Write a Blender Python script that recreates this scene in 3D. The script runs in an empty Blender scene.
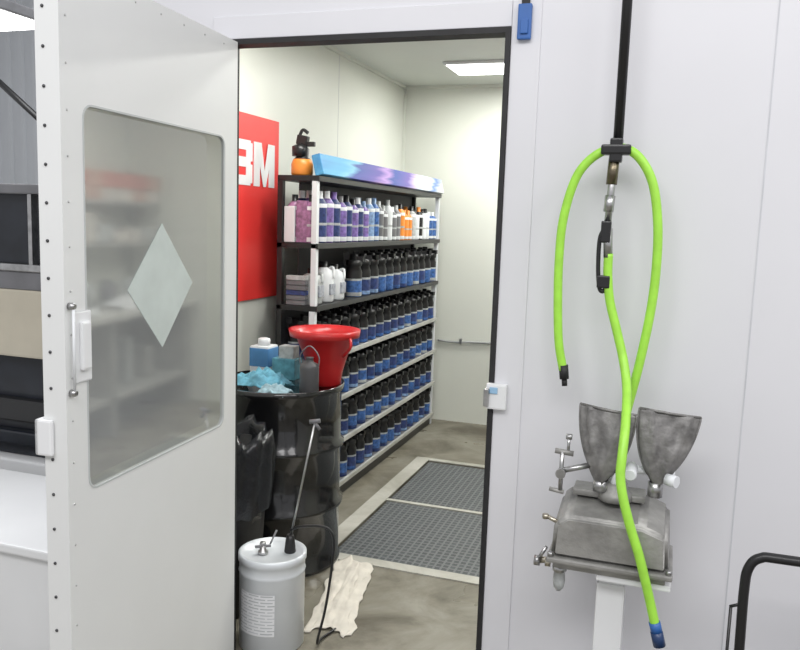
import bpy, bmesh, math, random
from mathutils import Matrix, Vector, noise
random.seed(4)
scn=bpy.context.scene
scn.view_settings.view_transform='Standard'
scn.view_settings.exposure=.10
COL=bpy.context.collection

# ---------------------------------------------------------------- materials
MATS={}
def mat(name,col,rough=.5,metal=0.0,noise_amt=0.0,nscale=8,bump=0.0,bscale=40,emit=None,es=0,coat=0,spec=.5):
    if name in MATS: return MATS[name]
    m=bpy.data.materials.new(name); m.use_nodes=True; MATS[name]=m
    nt=m.node_tree; b=nt.nodes['Principled BSDF']
    b.inputs['Base Color'].default_value=(*col,1); b.inputs['Roughness'].default_value=rough
    b.inputs['Metallic'].default_value=metal; b.inputs['Coat Weight'].default_value=coat
    b.inputs['Specular IOR Level'].default_value=spec
    tc=nt.nodes.new('ShaderNodeTexCoord')
    if noise_amt>0:
        n=nt.nodes.new('ShaderNodeTexNoise'); n.inputs['Scale'].default_value=nscale; n.inputs['Detail'].default_value=5
        nt.links.new(tc.outputs['Object'],n.inputs['Vector'])
        r=nt.nodes.new('ShaderNodeValToRGB'); r.color_ramp.elements[0].position=.3; r.color_ramp.elements[1].position=.7
        r.color_ramp.elements[0].color=(*[c*(1-noise_amt) for c in col],1)
        r.color_ramp.elements[1].color=(*[min(1,c*(1+noise_amt)) for c in col],1)
        nt.links.new(n.outputs['Fac'],r.inputs['Fac']); nt.links.new(r.outputs['Color'],b.inputs['Base Color'])
    if bump>0:
        n2=nt.nodes.new('ShaderNodeTexNoise'); n2.inputs['Scale'].default_value=bscale; n2.inputs['Detail'].default_value=4
        nt.links.new(tc.outputs['Object'],n2.inputs['Vector'])
        bp=nt.nodes.new('ShaderNodeBump'); bp.inputs['Strength'].default_value=bump; bp.inputs['Distance'].default_value=.01
        nt.links.new(n2.outputs['Fac'],bp.inputs['Height']); nt.links.new(bp.outputs['Normal'],b.inputs['Normal'])
    if emit: b.inputs['Emission Color'].default_value=(*emit,1); b.inputs['Emission Strength'].default_value=es
    return m

WALL=mat('booth_panel_white',(.70,.70,.73),.42,noise_amt=.03,nscale=1.6,bump=.05,bscale=6)
WALLIN=mat('room_panel_white',(.71,.725,.665),.4,noise_amt=.03,nscale=1.5,bump=.05,bscale=5)
CEILM=mat('ceiling_panel',(.64,.66,.62),.5,noise_amt=.03,nscale=2)
DOORM=mat('door_paint',(.74,.75,.745),.4,noise_amt=.03,nscale=2,bump=.04,bscale=5)
BLACK=mat('black_paint',(.012,.012,.013),.35)
BLACKR=mat('black_rubber',(.015,.015,.016),.6,noise_amt=.3,nscale=20)
BLACKG=mat('black_gloss',(.01,.01,.011),.16,bump=.18,bscale=7,coat=.5)
STEEL=mat('brushed_steel',(.45,.45,.45),.32,1,noise_amt=.2,nscale=30)
ALU=mat('cast_aluminium',(.33,.325,.31),.5,.45,noise_amt=.25,nscale=14,bump=.25,bscale=50)
DKMETAL=mat('dull_grey_metal',(.21,.205,.20),.55,.3,noise_amt=.4,nscale=26,bump=.6,bscale=34)
WHITE=mat('white_paint',(.78,.79,.80),.4,noise_amt=.02,nscale=5)
WHITEPL=mat('white_plastic',(.72,.74,.76),.4,noise_amt=.03,nscale=9)
BRASS=mat('nickel_brass',(.5,.46,.38),.3,1,noise_amt=.2,nscale=40)
GREEN=mat('lime_hose_rubber',(.36,.74,.07),.4,noise_amt=.08,nscale=30)
RED=mat('red_plastic',(.50,.018,.02),.3,noise_amt=.08,nscale=10)
REDS=mat('sign_red',(.80,.045,.04),.4,noise_amt=.02,nscale=5)
SEAM=mat('panel_seam',(.57,.58,.61),.6,noise_amt=.1)
BLUEPL=mat('blue_plastic',(.03,.12,.38),.4,noise_amt=.1)
BLUEB=mat('blue_label',(.045,.12,.33),.35,noise_amt=.5,nscale=60)
NAVY=mat('navy_label',(.03,.05,.16),.35,noise_amt=.4,nscale=50)
PURPLE=mat('purple_label',(.20,.13,.38),.35,noise_amt=.45,nscale=45)
PINK=mat('magenta_label',(.30,.14,.26),.35,noise_amt=.4,nscale=45)
LTBLUE=mat('light_blue_label',(.22,.34,.55),.35,noise_amt=.4,nscale=45)
ORANGE=mat('orange_plastic',(.80,.27,.04),.4,noise_amt=.15)
CLEARP=mat('frosted_bottle',(.42,.44,.44),.35,noise_amt=.25,nscale=40)
GREYP=mat('grey_plastic',(.16,.16,.17),.4,noise_amt=.15)
RAGB=mat('blue_rag_cloth',(.14,.38,.50),.85,noise_amt=.3,nscale=25,bump=.5,bscale=60)
PAPER=mat('masking_paper',(.64,.60,.53),.8,noise_amt=.12,nscale=12,bump=.3,bscale=20)
BAG=mat('black_bin_liner',(.012,.013,.016),.25,bump=.9,bscale=14)
BEIGE=mat('beige_panel',(.50,.46,.37),.5,noise_amt=.06)
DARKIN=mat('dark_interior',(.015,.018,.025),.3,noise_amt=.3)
SCREW=mat('screw_dark',(.08,.08,.085),.4,.8,noise_amt=.2)
LAMP=mat('lamp_diffuser',(.9,.9,.9),.5,emit=(1,1,.96),es=6)

def concrete(name,c1,c2,c3,rough):
    m=bpy.data.materials.new(name); m.use_nodes=True; nt=m.node_tree; b=nt.nodes['Principled BSDF']
    tc=nt.nodes.new('ShaderNodeTexCoord')
    n=nt.nodes.new('ShaderNodeTexNoise'); n.inputs['Scale'].default_value=2.6; n.inputs['Detail'].default_value=9; n.inputs['Roughness'].default_value=.65
    n.inputs['Distortion'].default_value=.6
    nt.links.new(tc.outputs['Object'],n.inputs['Vector'])
    r=nt.nodes.new('ShaderNodeValToRGB'); e=r.color_ramp.elements
    e[0].position=.34; e[0].color=(*c1,1); e[1].position=.68; e[1].color=(*c3,1)
    k=e.new(.5); k.color=(*c2,1)
    nt.links.new(n.outputs['Fac'],r.inputs['Fac']); nt.links.new(r.outputs['Color'],b.inputs['Base Color'])
    n2=nt.nodes.new('ShaderNodeTexNoise'); n2.inputs['Scale'].default_value=1.7; n2.inputs['Detail'].default_value=4
    nt.links.new(tc.outputs['Object'],n2.inputs['Vector'])
    mr=nt.nodes.new('ShaderNodeMapRange'); mr.inputs['From Min'].default_value=.35; mr.inputs['From Max'].default_value=.65
    mr.inputs['To Min'].default_value=rough-.15; mr.inputs['To Max'].default_value=rough+.2
    nt.links.new(n2.outputs['Fac'],mr.inputs['Value']); nt.links.new(mr.outputs['Result'],b.inputs['Roughness'])
    bp=nt.nodes.new('ShaderNodeBump'); bp.inputs['Strength'].default_value=.15; bp.inputs['Distance'].default_value=.01
    nt.links.new(n.outputs['Fac'],bp.inputs['Height']); nt.links.new(bp.outputs['Normal'],b.inputs['Normal'])
    return m
CONC=concrete('sealed_concrete',(.10,.088,.064),(.20,.185,.145),(.29,.275,.23),.38)
CONCL=concrete('light_concrete',(.34,.33,.28),(.46,.45,.40),(.55,.54,.49),.5)

def glassmat():
    m=bpy.data.materials.new('tinted_glass'); m.use_nodes=True; nt=m.node_tree; nt.nodes.clear()
    o=nt.nodes.new('ShaderNodeOutputMaterial'); t=nt.nodes.new('ShaderNodeBsdfTransparent'); t.inputs[0].default_value=(.50,.515,.49,1)
    g=nt.nodes.new('ShaderNodeBsdfGlossy'); g.inputs['Roughness'].default_value=.065; g.inputs['Color'].default_value=(.95,.95,.93,1)
    x=nt.nodes.new('ShaderNodeMixShader'); x.inputs[0].default_value=.42
    nt.links.new(t.outputs[0],x.inputs[1]); nt.links.new(g.outputs[0],x.inputs[2]); nt.links.new(x.outputs[0],o.inputs[0])
    return m
GLASS=glassmat()

def gratemat():
    m=bpy.data.materials.new('floor_grate_steel'); m.use_nodes=True; nt=m.node_tree; b=nt.nodes['Principled BSDF']
    tc=nt.nodes.new('ShaderNodeTexCoord')
    br=nt.nodes.new('ShaderNodeTexBrick'); br.offset=0; br.inputs['Scale'].default_value=1
    br.inputs['Brick Width'].default_value=.034; br.inputs['Row Height'].default_value=.034; br.inputs['Mortar Size'].default_value=.0055
    br.inputs['Color1'].default_value=(.055,.06,.064,1); br.inputs['Color2'].default_value=(.075,.082,.086,1); br.inputs['Mortar'].default_value=(.15,.16,.162,1)
    nt.links.new(tc.outputs['Object'],br.inputs['Vector']); nt.links.new(br.outputs['Color'],b.inputs['Base Color'])
    b.inputs['Roughness'].default_value=.55
    bp=nt.nodes.new('ShaderNodeBump'); bp.inputs['Strength'].default_value=.6; bp.inputs['Distance'].default_value=.01
    nt.links.new(br.outputs['Fac'],bp.inputs['Height']); nt.links.new(bp.outputs['Normal'],b.inputs['Normal'])
    return m
GRATE=gratemat()

def fasciamat():
    m=bpy.data.materials.new('fascia_print'); m.use_nodes=True; nt=m.node_tree; b=nt.nodes['Principled BSDF']
    tc=nt.nodes.new('ShaderNodeTexCoord'); s=nt.nodes.new('ShaderNodeSeparateXYZ'); nt.links.new(tc.outputs['Generated'],s.inputs[0])
    n=nt.nodes.new('ShaderNodeTexNoise'); n.inputs['Scale'].default_value=3; nt.links.new(tc.outputs['Generated'],n.inputs['Vector'])
    a=nt.nodes.new('ShaderNodeMath'); a.operation='MULTIPLY_ADD'; a.inputs[1].default_value=.2; nt.links.new(n.outputs['Fac'],a.inputs[0]); nt.links.new(s.outputs['Y'],a.inputs[2])
    z=nt.nodes.new('ShaderNodeMath'); z.operation='MULTIPLY_ADD'; z.inputs[1].default_value=-.10; nt.links.new(s.outputs['Z'],z.inputs[0]); nt.links.new(a.outputs[0],z.inputs[2])
    r=nt.nodes.new('ShaderNodeValToRGB'); e=r.color_ramp.elements
    stops=[(0,(.05,.22,.45)),(.16,(.10,.38,.62)),(.22,(.20,.50,.70)),(.27,(.05,.08,.35)),(.40,(.13,.10,.40)),(.47,(.45,.28,.60)),(.52,(.04,.08,.32)),(.66,(.14,.10,.33)),(.74,(.50,.42,.62)),(.80,(.45,.55,.68)),(.88,(.62,.66,.70)),(.93,(.12,.22,.5)),(1,(.66,.68,.70))]
    e[0].position=stops[0][0]; e[0].color=(*stops[0][1],1); e[1].position=1; e[1].color=(*stops[-1][1],1)
    for p,c in stops[1:-1]:
        q=e.new(p); q.color=(*c,1)
    nt.links.new(z.outputs[0],r.inputs['Fac']); nt.links.new(r.outputs['Color'],b.inputs['Base Color'])
    return m
FASCIA=fasciamat()
SIDING=mat('ribbed_siding',(.50,.52,.55),.5,noise_amt=.03,nscale=2)
def labelmat():
    m=bpy.data.materials.new('printed_label'); m.use_nodes=True; nt=m.node_tree; b=nt.nodes['Principled BSDF']
    tc=nt.nodes.new('ShaderNodeTexCoord'); br=nt.nodes.new('ShaderNodeTexBrick'); br.inputs['Scale'].default_value=1
    mp=nt.nodes.new('ShaderNodeMapping'); mp.inputs['Rotation'].default_value=(math.radians(90),0,0)
    nt.links.new(tc.outputs['Object'],mp.inputs[0]); nt.links.new(mp.outputs[0],br.inputs['Vector'])
    br.inputs['Brick Width'].default_value=.05; br.inputs['Row Height'].default_value=.012; br.inputs['Mortar Size'].default_value=.004
    br.inputs['Color1'].default_value=(.42,.44,.46,1); br.inputs['Color2'].default_value=(.55,.57,.6,1); br.inputs['Mortar'].default_value=(.75,.76,.78,1)
    nt.links.new(br.outputs['Color'],b.inputs['Base Color']); return m
LABEL=labelmat()

# ---------------------------------------------------------------- geometry helpers
class MB:
    def __init__(s): s.bm=bmesh.new(); s.mats=[]
    def mi(s,m):
        if m not in s.mats: s.mats.append(m)
        return s.mats.index(m)
    def box(s,x0,x1,y0,y1,z0,z1,m,bev=0,M=None):
        r=bmesh.ops.create_cube(s.bm,size=1)
        vs=r['verts']
        for v in vs: v.co=Vector(((x0+x1)/2+v.co.x*(x1-x0),(y0+y1)/2+v.co.y*(y1-y0),(z0+z1)/2+v.co.z*(z1-z0)))
        fs=list({f for v in vs for f in v.link_faces}); i=s.mi(m)
        for f in fs: f.material_index=i
        if bev>0:
            es=list({e for v in vs for e in v.link_edges})
            rr=bmesh.ops.bevel(s.bm,geom=es,offset=bev,segments=2,affect='EDGES',profile=.6)
            vs=list({v for f in rr['faces'] for v in f.verts})
            for f in rr['faces']: f.material_index=i
        if M is not None: bmesh.ops.transform(s.bm,matrix=M,verts=vs)
        return s
    def lathe(s,prof,c,m,n=24,M=None,smooth=True,shear=(0,0)):
        rings=[]; allv=[]
        for p in prof:
            ring=[]
            for k in range(n):
                a=2*math.pi*k/n
                v=s.bm.verts.new((p[0]*math.cos(a)+shear[0]*p[1],p[0]*math.sin(a)+shear[1]*p[1],p[1])); ring.append(v); allv.append(v)
            rings.append(ring)
        for j in range(len(rings)-1):
            mm=prof[j+1][2] if len(prof[j+1])>2 else m
            i=s.mi(mm)
            for k in range(n):
                f=s.bm.faces.new((rings[j][k],rings[j][(k+1)%n],rings[j+1][(k+1)%n],rings[j+1][k])); f.material_index=i; f.smooth=smooth
        for ring,rev in ((rings[0],True),(rings[-1],False)):
            if prof[0 if rev else -1][0]>1e-4:
                f=s.bm.faces.new(ring[::-1] if rev else ring); f.material_index=s.mi(m)
        T_=Matrix.Translation(Vector(c))
        if M is not None: T_=T_@M
        for v in allv: v.co=T_@v.co
        return s
    def tube(s,pts,r,m,n=10):
        P=[Vector(p) for p in pts]; rings=[]; up=Vector((.13,.21,.97)).normalized()
        prev=None
        for i,p in enumerate(P):
            if i==0: t=P[1]-P[0]
            elif i==len(P)-1: t=P[-1]-P[-2]
            else: t=P[i+1]-P[i-1]
            t.normalize()
            if prev is None:
                a=up if abs(t.dot(up))<.9 else Vector((1,0,0))
                u=(a-t*a.dot(t)).normalized()
            else: u=(prev-t*prev.dot(t)).normalized()
            prev=u; w=t.cross(u)
            rings.append([s.bm.verts.new(p+u*r*math.cos(2*math.pi*k/n)+w*r*math.sin(2*math.pi*k/n)) for k in range(n)])
        i=s.mi(m)
        for j in range(len(rings)-1):
            for k in range(n):
                f=s.bm.faces.new((rings[j][k],rings[j][(k+1)%n],rings[j+1][(k+1)%n],rings[j+1][k])); f.material_index=i; f.smooth=True
        for rg in (rings[0][::-1],rings[-1]):
            f=s.bm.faces.new(rg); f.material_index=i
        return s
    def obj(s,name,parent=None):
        bmesh.ops.recalc_face_normals(s.bm,faces=s.bm.faces)
        me=bpy.data.meshes.new(name); s.bm.to_mesh(me); s.bm.free()
        for m in s.mats: me.materials.append(m)
        o=bpy.data.objects.new(name,me); COL.objects.link(o)
        if parent: adopt(o,parent)
        return o
def adopt(o,p):
    o.parent=p; o.matrix_parent_inverse=Matrix.Translation(-Vector(p.location))
def empty(name,loc):
    e=bpy.data.objects.new(name,None); e.location=loc; e.empty_display_size=.1; COL.objects.link(e); return e
def spline(pts,n=10):
    P=[Vector(p) for p in pts]; P=[P[0]*2-P[1]]+P+[P[-1]*2-P[-2]]; out=[]
    for i in range(1,len(P)-2):
        for k in range(n):
            t=k/n; a,b,c,d=P[i-1],P[i],P[i+1],P[i+2]
            out.append(.5*((2*b)+(c-a)*t+(2*a-5*b+4*c-d)*t*t+(3*b-a-3*c+d)*t**3))
    out.append(P[-2]); return out
def Rx(a): return Matrix.Rotation(math.radians(a),4,'X')
def Ry(a): return Matrix.Rotation(math.radians(a),4,'Y')
def Rz(a): return Matrix.Rotation(math.radians(a),4,'Z')
def T(x,y,z): return Matrix.Translation((x,y,z))

# ---------------------------------------------------------------- shell
JL,JR,HD=-1.432,-.503,2.165
XL,XR,YB,ZC=-2.1,1.2,3.76,2.66
b=MB()
b.box(-2.16,JL,0,.05,0,2.95,WALL); b.box(JR,3.2,0,.05,0,2.95,WALL); b.box(JL,JR,0,.05,HD,2.95,WALL)
b.obj('wall_front')
b=MB()
for x in (.222,1.4): b.box(x-.0015,x+.0015,-.0015,0,0,2.95,SEAM)
b.obj('trim_1')
b=MB()
b.box(JR+.012,-.405,-.006,0,0,2.25,WALL,.002); b.box(JL-.06,JR+.011,-.006,0,HD+.012,2.25,WALL,.002)
b.obj('trim_2')
b=MB()
b.box(JR-.005,JR+.010,-.012,.055,0,HD+.010,BLACKR); b.box(JL-.001,JL+.003,-.004,.055,0,HD+.010,BLACKR); b.box(JL,JR,-.010,.055,HD-.006,HD+.010,BLACKR)
b.obj('trim_3')
b=MB(); b.box(-2.16,XL,.05,YB+.06,0,2.9,WALLIN); b.obj('wall_left')
b=MB(); b.box(XR,XR+.06,.05,YB+.06,0,2.9,WALLIN); b.obj('wall_right')
b=MB(); b.box(XL,XR,YB,YB+.06,0,2.9,WALLIN); b.obj('wall_back')
b=MB(); b.box(XL,XR,.05,YB,ZC,ZC+.05,CEILM); b.obj('ceiling')
b=MB()
for y in (1.2,2.45): b.box(XL,XL+.0015,y-.0015,y+.0015,0,ZC,SEAM)
for x in (-1.0,.1): b.box(x-.0015,x+.0015,YB-.0015,YB,0,ZC,SEAM)
b.box(XL,XL+.02,.05,YB,ZC-.02,ZC,WALLIN); b.box(XL,XR,YB-.02,YB,ZC-.02,ZC,WALLIN); b.box(XL,XL+.02,YB-.02,YB,0,ZC,WALLIN)
b.obj('trim_4')
b=MB()
GX0,GX1,GY0,GY1=-1.46,.2,1.0,2.63
b.box(-12,6,-5,GY0,-.08,0,CONC); b.box(-12,GX0,GY0,GY1,-.08,0,CONC); b.box(GX1,6,GY0,GY1,-.08,0,CONC); b.box(-12,6,GY1,9,-.08,0,CONC)
b.obj('floor')
b=MB()
b.box(GX0-.09,GX0,GY0-.07,GY1+.05,0,.006,CONCL); b.box(GX0-.0,GX1+.06,GY0-.07,GY0,0,.006,CONCL); b.box(GX0,GX1+.06,GY1,GY1+.05,0,.006,CONCL)
b.obj('trim_5')
b=MB()
b.box(GX0+.01,GX1,GY0+.01,1.79,-.05,-.004,GRATE); b.box(GX0+.01,GX1,1.83,GY1-.01,-.05,-.004,GRATE)
b.box(GX0,GX1,1.795,1.825,-.05,.002,CONCL); b.box(GX0,GX1,GY0,GY1,-.07,-.05,BLACKR)
b.obj('floor_grate')

# ---------------------------------------------------------------- door
d=empty('door_1',(-1.396,-.012,0))
b=MB(); DX0,DX1,DY0,DY1,DT=-1.460,-1.396,-.890,-.014,2.165
WY0,WY1,WZ0,WZ1=-.812,-.100,.900,1.853
def rrect(y0,y1,z0,z1,r,n=6):
    pts=[]
    for cy,cz,a0 in ((y1-r,z1-r,0),(y0+r,z1-r,90),(y0+r,z0+r,180),(y1-r,z0+r,270)):
        for k in range(n+1):
            a=math.radians(a0+90*k/n); pts.append((cy+r*math.cos(a),cz+r*math.sin(a)))
    return pts
inner=rrect(WY0,WY1,WZ0,WZ1,.035)
n=7
corners=[(DY1,DT),(DY0,DT),(DY0,.01),(DY1,.01)]
for X in (DX0,DX1):
    iv=[b.bm.verts.new((X,p[0],p[1])) for p in inner]; ov=[b.bm.verts.new((X,c[0],c[1])) for c in corners]
    mi=b.mi(DOORM)
    for q in range(4):
        arc=iv[q*n:(q+1)*n]
        for k in range(n-1):
            f=b.bm.faces.new((ov[q],arc[k],arc[k+1])); f.material_index=mi
        nx=iv[((q+1)*n)%len(iv)]
        f=b.bm.faces.new((ov[q],arc[-1],nx,ov[(q+1)%4])); f.material_index=mi
    if X==DX0: iv0,ov0=iv,ov
    else:
        L=len(iv)
        for k in range(L):
            f=b.bm.faces.new((iv0[k],iv0[(k+1)%L],iv[(k+1)%L],iv[k])); f.material_index=mi
        for k in range(4):
            f=b.bm.faces.new((ov0[k],ov0[(k+1)%4],ov[(k+1)%4],ov[k])); f.material_index=mi
b.obj('door_slab',d)
b=MB()
po=rrect(WY0-.001,WY1+.001,WZ0-.001,WZ1+.001,.035); pi=rrect(WY0+.004,WY1-.004,WZ0+.004,WZ1-.004,.031); L=len(po); X1=DX1+.0012; X0=DX1-.004
GK=mat('window_bead',(.50,.52,.52),.4)
vo=[b.bm.verts.new((X1,p[0],p[1])) for p in po]; vi=[b.bm.verts.new((X1,p[0],p[1])) for p in pi]
vb=[b.bm.verts.new((X0,p[0],p[1])) for p in po]; vc=[b.bm.verts.new((X0,p[0],p[1])) for p in pi]; i=b.mi(GK)
for k in range(L):
    for a,c in ((vo,vi),(vb,vo),(vi,vc)):
        f=b.bm.faces.new((a[k],a[(k+1)%L],c[(k+1)%L],c[k])); f.material_index=i
b.obj('window_bead',d)
b=MB(); vs=[b.bm.verts.new((DX1-.005,p[0],p[1])) for p in inner]; f=b.bm.faces.new(vs); f.material_index=b.mi(GLASS); b.obj('window_glass',d)
b=MB(); cy,cz=-.466,1.395
STICK=mat('frosted_sticker',(.54,.60,.58),.4,noise_amt=.08)
vs=[b.bm.verts.new((DX1-.0035,cy+a,cz+c)) for a,c in ((0,.178),(.168,0),(0,-.178),(-.168,0))]; f=b.bm.faces.new(vs); f.material_index=b.mi(STICK); b.obj('diamond_sticker',d)
b=MB()
for k in range(24):
    b.lathe([(.004,0),(.004,.002),(.002,.004)],(DX0+.022,DY0,.12+k*.088),SCREW,8,M=Rx(90))
for k in range(8):
    b.lathe([(.006,0),(.006,.004),(.003,.006)],(DX0,DY0+.012,.2+k*.26),SCREW,8,M=Ry(-90))
for k in range(20):
    b.lathe([(.003,0),(.003,.001),(.0015,.002)],(DX1,DY0+.022,.15+k*.105),mat('screw_light',(.5,.5,.5),.4,.6),8,M=Ry(90))
for k in range(7):
    b.lathe([(.003,0),(.003,.001),(.0015,.002)],(DX1,DY0+.06+k*.12,2.14),MATS['screw_light'],8,M=Ry(90))
b.obj('screws',d)
b=MB()
b.box(DX1,DX1+.005,-.862,-.798,1.185,1.36,WHITE,.004)
b.box(DX1+.004,DX1+.017,-.846,-.812,1.215,1.335,WHITE,.006)
b.tube([(DX1+.012,-.874,1.165),(DX1+.012,-.874,1.375)],.0035,WHITEPL,8)
for z in (1.165,1.375): b.lathe([(.009,0),(.009,.010),(.006,.016)],(DX1+.001,-.874,z),STEEL,12,M=Ry(90))
b.box(DX0-.018,DX1-.034,DY0-.014,DY0-.001,1.01,1.10,WHITE,.006)
b.box(DX0-.018,DX0-.002,DY0-.014,DY0+.05,1.01,1.10,WHITE,.006)
b.obj('pull_handle',d)
b=MB()
for z in (.35,1.1,1.9): b.lathe([(.005,0),(.006,.005),(.006,.095),(.005,.1)],(-1.448,-.0065,z),STEEL,12)
b.obj('hinges',d)
d.rotation_euler=(0,0,math.radians(3.5))

b=MB(); b.box(-.512,-.448,-.030,-.006,1.035,1.115,WHITE,.006); b.box(-.516,-.50,-.045,-.012,1.045,1.10,STEEL,.003)
b.box(-.500,-.475,-.034,-.030,1.085,1.105,mat('pale_blue',(.3,.5,.7),.4),.002)
b.obj('door_strike')
b=MB(); b.box(-.472,-.432,-.024,-.008,2.135,2.235,BLUEPL,.004); b.box(-.464,-.440,-.014,-.007,2.23,2.6,BLACKR,.001); b.box(-.462,-.440,-.03,-.02,2.15,2.19,BLUEPL,.002)
b.obj('strap_hanger')

# ---------------------------------------------------------------- ceiling lamp in view, plus added fill lamps
for i,(x,y,hw,hh,e) in enumerate(((-.91,3.05,.62,.20,24),(.0,1.9,.5,.15,23),(-1.2,.9,.5,.15,18))):  # first is the visible fitting; the others are unseen, added to brighten the room
    b=MB()
    b.box(x-hw,x+hw,y-hh,y+hh,ZC-.02,ZC-.001,WHITE,.004); b.box(x-hw+.02,x+hw-.02,y-hh+.02,y+hh-.02,ZC-.023,ZC-.02,LAMP)
    b.obj('ceiling_or_fill_light')
    l=bpy.data.lights.new('panel',"AREA"); l.shape='RECTANGLE'; l.size=2*hw; l.size_y=2*hh; l.energy=e; l.color=(1,1,.95)
    o=bpy.data.objects.new('ceiling_or_fill_beam',l); o.location=(x,y,ZC-.04); COL.objects.link(o)

# ---------------------------------------------------------------- wall sign
s=empty('wall_sign',(XL,1.3,1.64))
b=MB(); b.box(XL+.001,XL+.012,.98,1.615,1.164,2.118,REDS,.002); b.obj('sign_board',s)
def poly(b,pts,m,x=XL+.0145):
    vs=[b.bm.verts.new((x,p[0],p[1])) for p in pts]; f=b.bm.faces.new(vs); f.material_index=b.mi(m)
b=MB(); z0,z1=1.758,1.985
# letter M : two stems + two diagonals, letter 3 : bars + right stem
yl,yr,sw=1.335,1.560,.062
b.box(XL+.012,XL+.016,yl,yl+sw,z0,z1,WHITE); b.box(XL+.012,XL+.016,yr-sw,yr,z0,z1,WHITE)
ym=(yl+yr)/2
poly(b,[(yl+sw*.3,z1),(yl+sw*1.25,z1),(ym+.014,z0+.03),(ym+.014,z0),(ym-.014,z0)],WHITE,XL+.0165); poly(b,[(yr-sw*.3,z1),(yr-sw*1.25,z1),(ym-.014,z0+.03),(ym-.014,z0),(ym+.014,z0)],WHITE,XL+.0170)
for za in (z0,(z0+z1)/2-.022,z1-.05): b.box(XL+.012,XL+.016,1.135,1.30,za,za+.05,WHITE,.001)
b.box(XL+.012,XL+.0165,1.255,1.318,z0+.012,(z0+z1)/2-.006,WHITE,.001); b.box(XL+.012,XL+.0165,1.255,1.318,(z0+z1)/2+.010,z1-.012,WHITE,.001)
b.obj('sign_letters',s)

# ---------------------------------------------------------------- shelving
SY0,SY1,SX0,SX1=1.35,3.62,-1.955,-1.72
r=empty('paint_mixing_rack',(-1.9,2.5,0))
b=MB()
for z in (1.79,1.445,1.12): b.box(SX0,SX1,SY0,SY1,z,z+.028,BLACK,.002)
LOW=(.855,.60,.345,.09)
for z in LOW: b.box(SX0,SX1-.01,SY0,SY1,z-.02,z,GREYP,.001)
b.obj('shelf_boards',r)
RAIL=mat('pale_rail',(.50,.50,.47),.4,.2,noise_amt=.15)
b=MB()
for z in LOW: b.box(SX1-.012,SX1+.004,SY0+.01,SY1,z-.020,z+.006,RAIL,.002)
b.obj('front_rails',r)
b=MB()
for y in (SY0,SY1-.03):
    b.box(SX1-.040,SX1-.010,y,y+.03,1.148,1.79,WHITEPL,.002); b.box(SX0,SX0+.030,y,y+.03,0,1.80,BLACK,.002)
    b.box(SX1-.045,SX1-.012,y,y+.03,0,1.12,WHITEPL,.002)
b.box(SX0,SX1-.02,SY0,SY1,0,.05,BLACK,.002)
b.box(SX0,SX0+.006,SY0,SY1,.05,1.13,mat('rack_back',(.06,.06,.065),.6,noise_amt=.1))
b.box(SX0,SX0+.006,SY0+.25,SY1,1.13,1.8,MATS['rack_back'])
b.obj('uprights',r)
b=MB()
b.box(-.04,.008,SY0+.01,SY1,-.052,.055,FASCIA,.004,M=T(SX1,0,1.875)@Ry(-14))
b.obj('header_fascia',r)

def toner(b,x,y,z,cols,s=1.0,rot=0):
    R=.042*s
    b.lathe([(R*.95,0),(R,.004*s,cols[0]),(R,.022*s,cols[2]),(R,.078*s,cols[0]),(R,.088*s,CLEARP),(R,.118*s,BLACK),(R*.8,.145*s,BLACK),(R*.95,.15*s,BLACK),(R*.95,.175*s,BLACK),(R*.45,.18*s,BLACK),(R*.42,.205*s,BLACK),(R*.2,.207*s,BLACK)],(x,y,z),BLACK,10)
    M=T(x,y,z)@Rz(rot)
    b.box(-.008*s,.046*s,-.012*s,.012*s,.172*s,.196*s,BLACK,0,M=M)
    b.box(-.05*s,-.02*s,-.006*s,.006*s,.15*s,.215*s,BLACK,0,M=M)
b=MB()
N=16
for z,kind in [(z,0) for z in LOW]+[(1.148,1)]:
    for k in range(N):
        y=SY0+.075+k*(SY1-SY0-.13)/(N-1)
        if kind and k<4: continue
        c=random.choice([(BLUEB,BLACK,BLUEB),(BLUEB,BLACK,NAVY),(NAVY,BLACK,BLUEB),(NAVY,BLACK,LTBLUE),(BLUEB,BLACK,CLEARP)])
        toner(b,SX1-.060,y,z+.001,c,1.06 if kind==0 else 1.22,random.uniform(-25,25))
        if kind==0: toner(b,SX1-.165,y+.02,z+.001,(NAVY,BLACK,BLUEB),1.0,random.uniform(-25,25))
b.obj('toner_bottles',r)
b=MB()
yy=SY0+.05
while yy<SY1-.04:
    t=(yy-SY0)/(SY1-SY0)
    if t<.05: c,cap,h,R=PINK,BLACK,.24,.038
    elif t<.20: c,cap,h,R=random.choice([PURPLE,PURPLE,PINK,NAVY]),random.choice([WHITEPL,PURPLE,GREYP]),random.uniform(.24,.27),.040
    elif t<.42: c,cap,h,R=random.choice([BLUEB,NAVY,LTBLUE,PURPLE]),random.choice([WHITEPL,BLACK,LTBLUE]),random.uniform(.23,.26),.038
    elif t<.62: c,cap,h,R=random.choice([CLEARP,WHITEPL,GREYP,LTBLUE]),random.choice([WHITEPL,CLEARP]),random.uniform(.21,.26),.036
    elif t<.9: c,cap,h,R=random.choice([ORANGE,CLEARP,BLACK,WHITEPL,NAVY]),random.choice([ORANGE,BLACK,BLACK]),random.uniform(.19,.24),.036
    else: c,cap,h,R=BLUEB,WHITEPL,.2,.04
    for xx in (SX1-.06,SX1-.16):
        b.lathe([(R*.95,0),(R,.006),(R,h*.12,WHITEPL),(R,h*.35,c),(R,h*.40,CLEARP),(R,h*.70,c),(R,h*.78,WHITEPL),(R*.55,h*.88,c),(R*.42,h*.9,cap),(R*.42,h*1.03,cap)],(xx,yy+random.uniform(-.004,.004),1.474),c,14)
    yy+=2*R+.012
b.obj('reducer_bottles',r)
b=MB()
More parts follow.
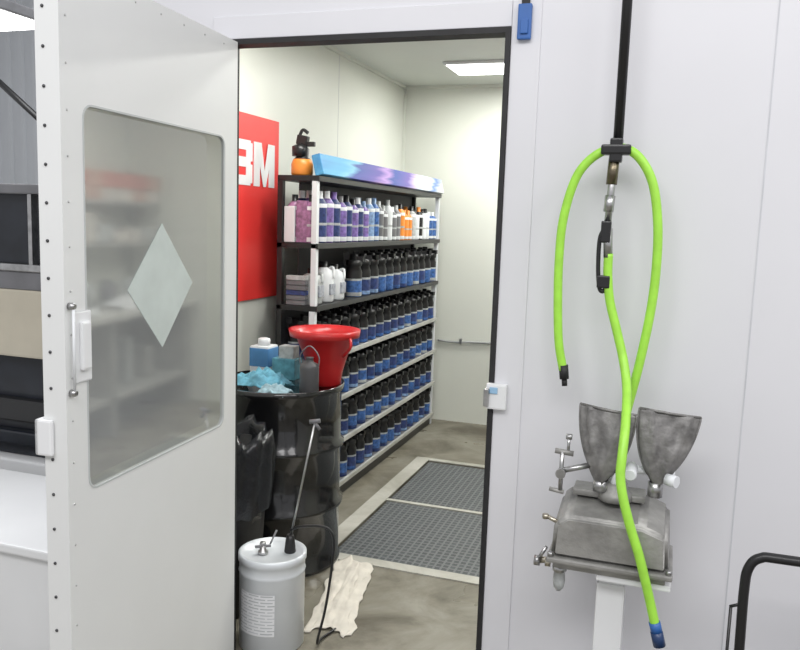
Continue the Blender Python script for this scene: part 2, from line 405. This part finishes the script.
for (y,h) in ((1.45,.19),(1.60,.22),(1.75,.20)):
    xx=SX1-.08
    m=CLEARP if y<1.5 else WHITEPL
    b.lathe([(.054,0),(.060,.01),(.060,h*.62),(.05,h*.78),(.022,h*.86),(.022,h,BLACK),(.001,h,BLACK)],(xx,y,1.149),m,16)
    b.tube(spline([(xx+.02,y+.02,1.149+h*.82),(xx+.05,y+.02,1.149+h*.85),(xx+.062,y+.0,1.149+h*.6)],4),.008,m,8)
    b.box(xx+.035,xx+.0625,y-.03,y+.03,1.19,1.25,mat('grey_label',(.35,.37,.42),.5,noise_amt=.3,nscale=50),.002)
b.obj('solvent_jugs',r)
b=MB()
for k in range(6):
    b.box(-1.90,-1.79,SY0+.005,SY0+.045,1.149+k*.026,1.172+k*.026,random.choice([GREYP,NAVY,CLEARP,GREYP]),.002)
b.box(-1.85,-1.79,1.36,1.41,1.475,1.69,PINK,.003); b.box(-1.92,-1.86,1.36,1.41,1.475,1.66,WHITEPL,.003)
b.obj('cartons',r)

b=MB(); cx,cy,cz=-1.86,1.44,1.819
b.lathe([(.052,0),(.057,.01),(.057,.06),(.047,.085),(.034,.095,BLACK),(.036,.14,BLACK),(.022,.15,BLACK),(.014,.19,BLACK)],(cx,cy,cz),ORANGE,20)
b.box(-.02,.07,-.012,.012,.15,.175,BLACK,.004,M=T(cx,cy,cz)); b.box(-.06,0,-.018,.018,.155,.205,BLACK,.006,M=T(cx,cy,cz)@Ry(10))
b.tube(spline([(cx-.02,cy,cz+.2),(cx,cy,cz+.235),(cx+.03,cy,cz+.22)],5),.009,BLACK,8)
b.lathe([(.04,.0),(.041,.05),(.02,.06)],(cx-.01,cy-.01,cz+.10),BLACK,14)
b.obj('pump_sprayer')

b=MB(); b.tube(spline([(-1.74,YB-.015,.66),(-1.6,YB-.018,.655),(-1.3,YB-.015,.668),(-.6,YB-.015,.665)],6),.009,mat('grey_conduit',(.35,.36,.36),.5),8)
for x in (-1.55,-1.1,-.7): b.box(x-.01,x+.01,YB-.028,YB,.645,.685,STEEL,.002)
b.obj('wall_conduit')

# ---------------------------------------------------------------- drum
DCX,DCY=-1.680,.88
b=MB(); R=.288
prof=[(R-.012,0),(R+.004,.004),(R+.004,.018),(R-.004,.025)]
for z in (.29,.57):
    prof+=[(R-.004,z-.022),(R+.012,z-.008),(R+.012,z+.008),(R-.004,z+.022)]
prof+=[(R-.004,.815),(R+.006,.822),(R+.009,.848),(R-.003,.850),(R-.008,.832),(.001,.830)]
b.lathe(prof,(DCX,DCY,0),BLACKG,56)
b.lathe([(.034,0),(.034,.012),(.025,.014),(.001,.014)],(-1.63,.65,.83),STEEL,16)
b.obj('steel_drum')
DZ=.831
b=MB()
b.lathe([(.062,0),(.066,.01),(.078,.07),(.132,.222),(.162,.230),(.167,.262),(.153,.262),(.126,.230),(.072,.09),(.02,.05),(.001,.05)],(-1.485,.965,DZ),RED,40,shear=(-.06,0))
b.tube(spline([(-1.345,.90,DZ+.235),(-1.335,.88,DZ+.20),(-1.38,.91,DZ+.15)],5),.007,RED,8)
b.obj('oil_funnel')
def rag(name,cx,cy,z,rx,ry,h,m,seed,n=26,shear=0,parent=None):
    b=MB(); bm=b.bm; i=b.mi(m); g=[]
    for a in range(n):
        row=[]
        for c in range(n):
            u=a/(n-1)*2-1; v=c/(n-1)*2-1
            q=noise.noise(Vector((u*2.2+seed,v*2.2,seed)))
            q2=noise.noise(Vector((u*5+seed,v*5,seed*2)))
            k=max(0,1-(u*u+v*v)*.6)
            zz=max(0.002,h*(.35*k+.7*abs(q)*k+.35*abs(q2)*k))
            row.append(bm.verts.new((cx+u*rx*(1+.25*q2)+shear*v*ry,cy+v*ry*(1+.25*q),z+zz)))
        g.append(row)
    for a in range(n-1):
        for c in range(n-1):
            f=bm.faces.new((g[a][c],g[a+1][c],g[a+1][c+1],g[a][c+1])); f.material_index=i; f.smooth=True
    o=b.obj(name,parent); md=o.modifiers.new('s','SOLIDIFY'); md.thickness=.003; md.offset=1
    return o
rag('shop_rag',-1.73,.78,DZ,.12,.10,.12,RAGB,3.1)
rag('shop_rag',-1.60,.67,DZ,.07,.05,.06,mat('pale_rag',(.32,.46,.52),.85,noise_amt=.3,nscale=25),7.7)
b=MB()
b.box(-1.90,-1.80,.98,1.08,DZ,DZ+.15,WHITEPL,.006); b.box(-1.902,-1.798,.978,1.082,DZ+.05,DZ+.14,mat('mid_blue_label',(.07,.22,.45),.5,noise_amt=.2),.003)
b.lathe([(.03,0),(.03,.03),(.02,.035)],(-1.85,1.03,DZ+.15),WHITEPL,16); b.obj('solvent_canister')
b=MB(); b.box(-1.78,-1.66,.98,1.06,DZ,DZ+.10,mat('teal_box',(.10,.30,.38),.5,noise_amt=.3,nscale=30),.004); b.box(-1.75,-1.67,.99,1.05,DZ+.10,DZ+.16,CLEARP,.004); b.obj('parts_carton')
b=MB()
cx,cy=-1.472,.745
b.lathe([(.040,0),(.043,.006),(.043,.12),(.038,.135),(.018,.145),(.016,.16),(.02,.165),(.001,.168)],(cx,cy,DZ),mat('charcoal_plastic',(.07,.07,.075),.4),24)
b.tube(spline([(cx-.04,cy,DZ+.11),(cx-.045,cy,DZ+.17),(cx,cy,DZ+.215),(cx+.045,cy,DZ+.17),(cx+.04,cy,DZ+.11)],6),.003,GREYP,6)
b.obj('plunger_can')

b=MB(); cx,cy=-1.665,.345
b.lathe([(.15,0),(.155,.01),(.185,.66),(.19,.68),(.178,.68),(.150,.06),(.001,.06)],(cx,cy,0),BLACKR,32)
n=48; prof=[(.192,.42),(.205,.52),(.208,.62),(.205,.70),(.196,.74),(.182,.72),(.172,.60),(.165,.4),(.10,.25),(.002,.24)]
vr=[]
for j,(rr,z) in enumerate(prof):
    row=[]
    for k in range(n):
        a=2*math.pi*k/n; w=noise.noise(Vector((math.cos(a)*5,math.sin(a)*5,z*6)))*.022+ .006*math.sin(a*13)
        row.append(b.bm.verts.new((cx+(rr+w*(1 if j<8 else 0))*math.cos(a),cy+(rr+w*(1 if j<8 else 0))*math.sin(a),z+w*(1.8 if j<5 else 0))))
    vr.append(row)
i=b.mi(BAG)
for j in range(len(vr)-1):
    for k in range(n):
        f=b.bm.faces.new((vr[j][k],vr[j][(k+1)%n],vr[j+1][(k+1)%n],vr[j+1][k])); f.material_index=i; f.smooth=True
b.obj('trash_bin')

# pail
cx,cy=-1.338,.165
p=empty('metal_pail',(cx,cy,0))
b=MB(); R=.122
b.lathe([(R-.004,0),(R,.004),(R,.29),(R+.003,.295),(R,.30),(R,.332),(R+.005,.337),(R+.005,.360),(R-.004,.364),(R-.010,.350),(.001,.348)],(cx,cy,0),mat('pail_white',(.68,.71,.74),.3,.1,noise_amt=.04),48)
b.obj('pail_body',p)
b=MB(); i=b.mi(LABEL); n=12; lo=[];hi=[]
for k in range(n+1):
    a=math.radians(-128+70*k/n); lo.append(b.bm.verts.new((cx+(R+.0015)*math.cos(a),cy+(R+.0015)*math.sin(a),.08))); hi.append(b.bm.verts.new((cx+(R+.0015)*math.cos(a),cy+(R+.0015)*math.sin(a),.24)))
for k in range(n):
    f=b.bm.faces.new((lo[k],lo[k+1],hi[k+1],hi[k])); f.material_index=i; f.smooth=True
b.obj('pail_label',p)
b=MB(); z0=.349
b.lathe([(.02,0),(.02,.012),(.012,.016),(.012,.03),(.001,.031)],(cx-.03,cy-.02,z0),STEEL,16)
b.lathe([(.013,0),(.013,.015),(.008,.018)],(cx-.065,cy+.045,z0),STEEL,14)
b.box(-.03,.03,-.006,.006,z0+.026,z0+.034,GREYP,.002,M=T(cx-.03,cy-.02,0)@Rz(35))
b.tube([(cx-.02,cy+.01,z0+.02),(cx-.01,cy+.05,z0+.07)],.004,GREYP,8)
px,py=cx+.055,cy+.035
b.lathe([(.02,0),(.022,.004),(.017,.05),(.012,.07,BLACK)],(px,py,z0),BLACKR,16)
b.tube([(px,py,.40),(-1.190,.20,.865)],.0045,STEEL,8)
b.tube([(-1.210,.195,.862),(-1.172,.205,.868)],.008,GREYP,8)
b.tube([(-1.190,.20,.858),(-1.172,.205,.835)],.006,GREYP,8)
b.tube(spline([(px,py,.435),(px+.04,py,.455),(-1.17,.21,.465),(-1.125,.21,.455),(-1.108,.21,.40),(-1.115,.20,.28),(-1.13,.19,.15),(-1.15,.17,.03),(-1.16,.24,.010),(-1.14,.32,.010)],8),.005,BLACK,8)
b.obj('hand_pump',p)

rag('drop_cloth',-1.235,.62,.001,.09,.33,.03,PAPER,5.3,40,shear=-.24)

# ---------------------------------------------------------------- air hose
h=empty('air_hose',(-.16,-.1,1.8)); Y=-.10
b=MB()
A=[(-.273,Y,1.19),(-.290,Y,1.27),(-.299,Y,1.38),(-.303,Y,1.50),(-.298,Y,1.62),(-.270,Y,1.735),(-.225,Y,1.795),(-.165,Y,1.820),(-.110,Y,1.800),(-.065,Y,1.73),(-.043,Y,1.62),(-.038,Y,1.50),(-.044,Y,1.38),(-.062,Y-.005,1.24),(-.083,Y-.01,1.12),(-.100,Y-.02,1.03),(-.112,Y-.03,.95)]
b.tube(spline(A,8),.0125,GREEN,12)
B=[(-.166,Y-.02,1.53),(-.164,Y-.02,1.47),(-.154,Y-.02,1.40),(-.130,Y-.025,1.32),(-.106,Y-.04,1.24),(-.090,Y-.08,1.17),(-.083,Y-.17,1.09),(-.084,Y-.215,1.02),(-.084,-.330,.965),(-.072,-.340,.91),(-.050,-.342,.84),(-.026,-.342,.775),(-.008,-.338,.715),(.010,-.33,.65),(.028,-.33,.585)]
b.tube(spline(B,8),.0125,GREEN,12)
b.obj('hose',h)
b=MB()
b.tube([(-.273,Y,1.205),(-.268,Y,1.165)],.0135,BLACKR,12); b.tube([(-.268,Y,1.165),(-.266,Y,1.145)],.008,BLACKR,10)
b.tube([(.026,-.33,.592),(.034,-.33,.565)],.015,BLUEPL,12); b.tube([(.033,-.33,.567),(.043,-.33,.53)],.016,mat('navy_plastic',(.015,.04,.12),.35),12)
b.tube([(-.172,Y-.02,1.60),(-.167,Y-.02,1.52)],.0125,STEEL,12)
b.tube(spline([(-.181,Y-.02,1.60),(-.192,Y-.02,1.57),(-.192,Y-.02,1.50),(-.186,Y-.02,1.44),(-.176,Y-.02,1.425),(-.164,Y-.02,1.44)],6),.006,BLACK,10)
b.box(-.192,-.157,Y-.035,Y-.005,1.435,1.470,BLACK,.004); b.box(-.190,-.163,Y-.033,Y-.008,1.56,1.62,BLACK,.004)
b.tube([(-.168,Y,1.80),(-.175,Y-.01,1.60)],.010,STEEL,12); b.tube([(-.169,Y,1.79),(-.172,Y,1.72)],.015,mat('brass_dark',(.2,.17,.12),.35,1,noise_amt=.2),12); b.tube([(-.173,Y-.005,1.69),(-.175,Y-.008,1.645)],.014,STEEL,8)
b.box(-.205,-.125,Y-.020,Y+.020,1.800,1.828,BLACK,.006); b.box(-.182,-.148,Y-.018,Y+.018,1.780,1.845,BLACK,.005)
b.tube([(-.162,Y,1.83),(-.162,Y,2.93)],.0135,BLACK,12)
b.box(-.185,-.14,Y-.02,-.001,2.90,2.935,BLACK,.003)
b.obj('drop_line',h)

# ---------------------------------------------------------------- rinse station
g=empty('gun_rinse_station',(-.09,-.2,0))
def prism(b,pts,y0,y1,m,bev=.006,inset=0):
    cx=sum(p[0] for p in pts)/len(pts)
    zb=min(p[1] for p in pts)
    F=[b.bm.verts.new((cx+(x-cx)*(1-inset*.3),y0,zb+(z-zb)*(1-inset*3))) for x,z in pts]; B=[b.bm.verts.new((x,y1,z)) for x,z in pts]
    i=b.mi(m); fs=[b.bm.faces.new(F),b.bm.faces.new(B[::-1])]; L=len(pts)
    for k in range(L): fs.append(b.bm.faces.new((F[k],B[k],B[(k+1)%L],F[(k+1)%L])))
    for f in fs: f.material_index=i
    if bev:
        r=bmesh.ops.bevel(b.bm,geom=list({e for f in fs for e in f.edges}),offset=bev,segments=3,affect='EDGES')
        for f in r['faces']: f.material_index=i; f.smooth=True
b=MB()
prism(b,[(-.254,.716),(-.250,.830),(-.215,.862),(-.02,.862),(.046,.835),(.054,.716)],-.315,-.10,ALU,.012,.06)
b.box(-.262,.062,-.325,-.10,.702,.718,ALU,.005)
b.box(-.245,.045,-.305,-.11,.682,.703,ALU,.004)
for x in (-.252,.052): b.lathe([(.008,0),(.008,.010),(.005,.012)],(x,-.315,.718),STEEL,6)
b.box(-.215,-.02,-.20,-.12,.858,.878,ALU,.006)
b.lathe([(.045,0),(.043,.02),(.032,.03),(.03,.05)],(-.10,-.20,.862),ALU,20)
b.obj('cast_housing',g)
def hood(b,base,w,hgt,m,tilt=0,rotz=0,seed=0):
    """folded sheet shield: nearly straight top edge, sides bow down to a narrow rounded foot"""
    n,mn=25,22; i=b.mi(m)
    M=T(*base)@Rz(rotz)@Ry(tilt)
    tops=[]; edges=[]
    for side in (1,-1):
        gg=[]
        for j in range(mn):
            v=j/(mn-1); row=[]
            for k in range(n):
                u=k/(n-1)*2-1
                ww=w*(.30+.70*(1-(1-v)**2.1)**.85)
                z=hgt*v+(1-v)*hgt*.12*u*u-.012*u*v*0
                dep=(.010+.026*math.sin(math.pi*min(1,v*.85+.08)))*(1-.55*v)
                ridge=.010*max(0,1-abs(abs(u)-.45*(.4+v))*6)*v if side>0 else 0
                yb=(dep*math.sqrt(max(0,1-u*u)))*side
                cr=noise.noise(Vector((u*2.5+seed,v*3.5,side*3+seed)))*.009*(1-u*u)
                row.append(b.bm.verts.new(M@Vector((u*ww,-yb+cr-ridge,z))))
            gg.append(row)
        for j in range(mn-1):
            for k in range(n-1):
                f=b.bm.faces.new((gg[j][k],gg[j][k+1],gg[j+1][k+1],gg[j+1][k])); f.material_index=i; f.smooth=True
        tops.append(gg[-1])
        if side>0: edges=[M.inverted()@r_[0].co for r_ in gg],[M.inverted()@r_[-1].co for r_ in gg]
    for k in range(n-1):
        f=b.bm.faces.new((tops[0][k],tops[0][k+1],tops[1][k+1],tops[1][k])); f.material_index=i
    for e in edges: b.tube([M@p_ for p_ in e],.0028,m,6)
    b.tube([M@Vector((-w,0,hgt)),M@Vector((0,-.012,hgt)),M@Vector((w,0,hgt))],.0035,m,6)
b=MB()
hood(b,(-.140,-.215,.905),.080,.210,DKMETAL,2,-18,1.3)
hood(b,(.003,-.215,.922),.082,.200,DKMETAL,7,16,6.1)
o=b.obj('splash_hoods',g); md=o.modifiers.new('s','SOLIDIFY'); md.thickness=.002
b=MB()
b.tube([(-.175,-.205,.955),(.05,-.205,.955)],.011,WHITEPL,14); b.tube([(-.10,-.215,.955),(-.10,-.215,.88)],.014,WHITEPL,14)
b.lathe([(.017,0),(.017,.07),(.013,.076)],(-.062,-.205,.958),WHITEPL,16,M=Rx(90)); b.tube([(.03,-.24,.948),(.055,-.255,.948)],.016,WHITEPL,14)
b.lathe([(.02,0),(.02,.03)],(-.140,-.215,.885),STEEL,14); b.lathe([(.02,0),(.02,.04)],(.003,-.215,.89),STEEL,14)
b.obj('cross_pipe',g)
b=MB()
b.tube([(-.245,-.24,.99),(-.245,-.24,.88)],.006,STEEL,10); b.tube([(-.265,-.24,.99),(-.215,-.235,.985)],.0075,ALU,10); b.tube([(-.275,-.24,.88),(-.235,-.24,.875)],.006,ALU,10)
b.tube([(-.245,-.24,.935),(-.17,-.22,.955)],.008,STEEL,10); b.lathe([(.014,0),(.014,.012)],(-.245,-.245,.93),STEEL,12,M=Rx(90))
b.tube([(-.238,-.23,1.03),(-.222,-.23,1.03)],.008,STEEL,8); b.tube([(-.23,-.23,1.03),(-.23,-.235,.985)],.004,STEEL,8)
b.tube([(-.235,-.28,.80),(-.272,-.28,.815)],.006,BRASS,8); b.lathe([(.009,0),(.009,.012)],(-.275,-.28,.808),BRASS,8)
b.tube([(-.295,-.25,.672),(-.235,-.24,.682)],.009,BRASS,12); b.lathe([(.015,0),(.015,.016)],(-.303,-.25,.672),STEEL,8,M=Ry(90))
b.lathe([(.014,0),(.014,.014)],(-.272,-.25,.672),BRASS,6,M=Ry(90))
b.tube([(-.242,-.25,.70),(-.237,-.25,.66)],.012,ALU,12)
b.lathe([(.006,0),(.014,.01),(.017,.03),(.015,.055),(.02,.06,STEEL),(.02,.075,STEEL)],(-.232,-.25,.595),CLEARP,14)
b.tube([(-.295,-.25,.67),(-.272,-.25,.715)],.005,STEEL,8)
b.obj('valve_fittings',g)
b=MB()
b.box(-.130,-.055,-.255,-.178,0.01,.64,WHITE,.006); b.box(-.13,.060,-.30,-.14,.664,.682,WHITE,.004); b.box(-.125,-.06,-.25,-.18,.63,.665,WHITE,.003); b.box(-.20,.01,-.32,-.11,0,.012,WHITE,.003)
b.obj('pedestal',g)

# ---------------------------------------------------------------- tube cart
c=empty('hand_cart',(.6,-.45,0)); b=MB()
b.tube(spline([(.236,-.3,.12),(.236,-.3,.5),(.234,-.3,.70),(.240,-.3,.765),(.265,-.3,.795),(.32,-.3,.80),(.6,-.3,.80),(.93,-.3,.80),(.985,-.3,.795),(1.01,-.3,.765),(1.015,-.3,.7),(1.015,-.3,.12)],8),.0125,BLACK,12)
b.tube([(.207,-.3,.655),(.207,-.3,.14)],.004,BLACK,8); b.tube([(.204,-.3,.655),(.232,-.3,.668)],.004,BLACK,8); b.tube([(.207,-.3,.14),(.236,-.3,.14)],.004,BLACK,8)
b.tube([(.236,-.30,.45),(1.015,-.30,.45)],.010,BLACK,10)
b.obj('tube_frame',c)
b=MB(); b.box(.22,1.03,-.80,-.28,.12,.145,BLACK,.005); b.obj('deck',c)
b=MB()
for x in (.29,.96):
    for y in (-.74,-.34):
        b.lathe([(.02,-.014),(.05,-.014),(.055,-.006),(.055,.006),(.05,.014),(.02,.014)],(x,y,.055),BLACKR,20,M=Rx(90)); b.box(x-.02,x+.02,y-.022,y-.017,.05,.122,STEEL); b.box(x-.02,x+.02,y+.017,y+.022,.05,.122,STEEL)
b.obj('casters',c)

# ---------------------------------------------------------------- bench inside on the right (reflected in the door glass)
w=empty('workbench',(.85,2.7,0)); b=MB()
BG=mat('bench_grey',(.38,.38,.36),.5,noise_amt=.1)
b.box(.55,1.19,1.3,3.7,.84,.88,mat('bench_top',(.50,.50,.47),.4,noise_amt=.1),.004)
for y in (1.32,2.48,3.62): b.box(.60,1.17,y,y+.05,0,.84,BG)
b.box(.60,1.19,1.33,3.65,.25,.28,BG); b.box(1.14,1.19,1.33,3.65,.28,.84,BG)
b.box(.88,1.19,1.3,3.7,1.66,1.685,BG); b.box(.88,1.19,1.3,3.7,1.34,1.36,BG)
for y in (1.32,2.5,3.66): b.box(1.13,1.17,y,y+.03,.88,1.95,BG)
b.obj('bench_body',w)
b=MB()
TR=mat('translucent_bin',(.55,.52,.48),.3,noise_amt=.15); RB=mat('red_bin',(.46,.16,.12),.4,noise_amt=.1); RB2=mat('rust_bin',(.46,.28,.22),.4,noise_amt=.1)
for k in range(11):
    y=1.33+k*.215
    b.box(.88,1.1,y,y+.20,1.686,1.78,TR if k%3 else RB2,.01); b.box(.87,1.1,y,y+.20,1.781,1.90,RB if k%4!=2 else RB2,.01)
    b.box(.90,1.1,y,y+.17,1.361,random.uniform(1.45,1.60),random.choice([TR,TR,CLEARP,RB2]),.02)
for k in range(7):
    y=1.45+k*.31; b.lathe([(.07,0),(.07,.16),(.04,.2)],(.95,y,.881),random.choice([WHITEPL,GREYP,CLEARP]),16)
    b.box(.75,1.0,y-.1,y+.02,.29,random.uniform(.5,.72),random.choice([TR,BG,CLEARP]),.01)
b.obj('storage_bins',w)
rag('paper_stack',.80,3.1,.881,.15,.3,.12,WHITEPL,21,parent=w)
rag('paper_stack',.80,2.2,.881,.15,.3,.10,WHITEPL,11,parent=w)

# ---------------------------------------------------------------- shop beyond booth
b=MB(); x=-12.0
i=b.mi(SIDING); pts=[]
while x<3.2:
    pts+=[(x,6.0),(x+.12,6.0),(x+.14,5.965),(x+.19,5.965)]; x+=.21
pv=[(b.bm.verts.new((a,c,0)),b.bm.verts.new((a,c,5.2))) for a,c in pts]
for k in range(len(pv)-1):
    f=b.bm.faces.new((pv[k][0],pv[k+1][0],pv[k+1][1],pv[k][1])); f.material_index=i
b.obj('wall_shop')
b=MB(); b.box(-12,-2.16,0,6.1,5.2,5.26,SIDING); b.obj('ceiling_shop')
b=MB(); b.tube([(-6.0,3.0,3.08),(-4.4,3.0,1.88)],.026,BLACK,10); b.tube([(-4.4,3.0,1.88),(-4.4,3.0,0)],.026,BLACK,10); b.tube([(-6.0,3.0,3.08),(-6.0,3.0,5.2)],.026,BLACK,10); b.obj('black_pipe')
b=MB(); b.box(-4.80,-4.25,1.60,2.40,2.89,2.96,GREYP,.01); b.box(-4.77,-4.28,1.63,2.37,2.88,2.892,mat('bay_lamp',(1,1,1),.5,emit=(1,1,1),es=5))
for yy in (1.75,2.25): b.tube([(-4.5,yy,2.96),(-4.5,yy,5.2)],.004,STEEL,6)
b.obj('high_bay_light')
k=empty('storage_cabinet',(-2.8,.5,0)); b=MB()
b.box(-3.6,-2.2,.2,.9,0,.54,WHITE,.01)
b.box(-3.6,-2.2,.85,.9,.54,1.70,BEIGE); b.box(-3.6,-2.2,.2,.9,.985,1.27,BEIGE,.01); b.box(-3.6,-3.56,.2,.9,.54,1.7,GREYP); b.box(-2.24,-2.2,.2,.9,.54,1.7,GREYP)
b.box(-3.6,-2.2,.2,.9,1.66,1.70,GREYP,.006); b.box(-3.6,-2.2,.19,.24,1.345,1.375,STEEL,.004); b.box(-3.6,-2.2,.2,.9,1.27,1.345,GREYP,.004)
for x in (-2.47,-2.9): b.box(x-.01,x+.01,.195,.23,1.37,1.66,STEEL,.003)
b.obj('cabinet_body',k)
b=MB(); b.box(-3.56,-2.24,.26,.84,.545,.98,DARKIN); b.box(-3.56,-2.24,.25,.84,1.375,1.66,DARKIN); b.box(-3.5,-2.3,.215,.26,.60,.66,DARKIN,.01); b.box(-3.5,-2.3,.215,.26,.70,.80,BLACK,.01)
b.obj('cabinet_contents',k)
b=MB(); b.box(-3.6,-1.56,-.55,-.02,.02,.55,WHITE,.012); b.box(-3.62,-1.54,-.57,-.01,.55,.58,WHITE,.006); b.box(-3.5,-1.6,-.50,-.05,0,.02,BLACK)
b.obj('storage_chest')

# ---------------------------------------------------------------- light
def area(name,loc,rot,sx,sy,e,col=(1,1,1)):
    l=bpy.data.lights.new(name,'AREA'); l.shape='RECTANGLE'; l.size=sx; l.size_y=sy; l.energy=e; l.color=col
    o=bpy.data.objects.new(name,l); o.location=loc; o.rotation_euler=[math.radians(a) for a in rot]; COL.objects.link(o)
area('shop_fill_light',(-.3,-3.6,4.2),(25,0,0),4,1.2,112,(1,.99,.99))  # unseen area lights without fittings, added to fill the booth front
area('shop_fill_light',(2.6,-1.8,4.0),(10,25,0),1.2,3,52,(1,.98,.98))
area('shop_fill_light',(-4.0,1.5,4.5),(20,0,0),3,3,170,(.98,.99,1))  # added fill that brightens the far shop siding, no lamp there
wd=bpy.data.worlds.new('shop_ambient'); scn.world=wd; wd.use_nodes=True
wd.node_tree.nodes['Background'].inputs[0].default_value=(.96,.965,1,1); wd.node_tree.nodes['Background'].inputs[1].default_value=.64

# ---------------------------------------------------------------- camera
cam=bpy.data.cameras.new('camera'); cam.sensor_width=36; cam.lens=797/800*36; cam.clip_start=.02
o=bpy.data.objects.new('camera',cam); COL.objects.link(o)
M=Matrix.Rotation(math.radians(18.6),4,'Z')@Matrix.Rotation(math.radians(90-7.4),4,'X')@Matrix.Rotation(math.radians(1.9),4,'Z')
o.matrix_world=Matrix.Translation((0,-2.4,1.6))@M
scn.camera=o
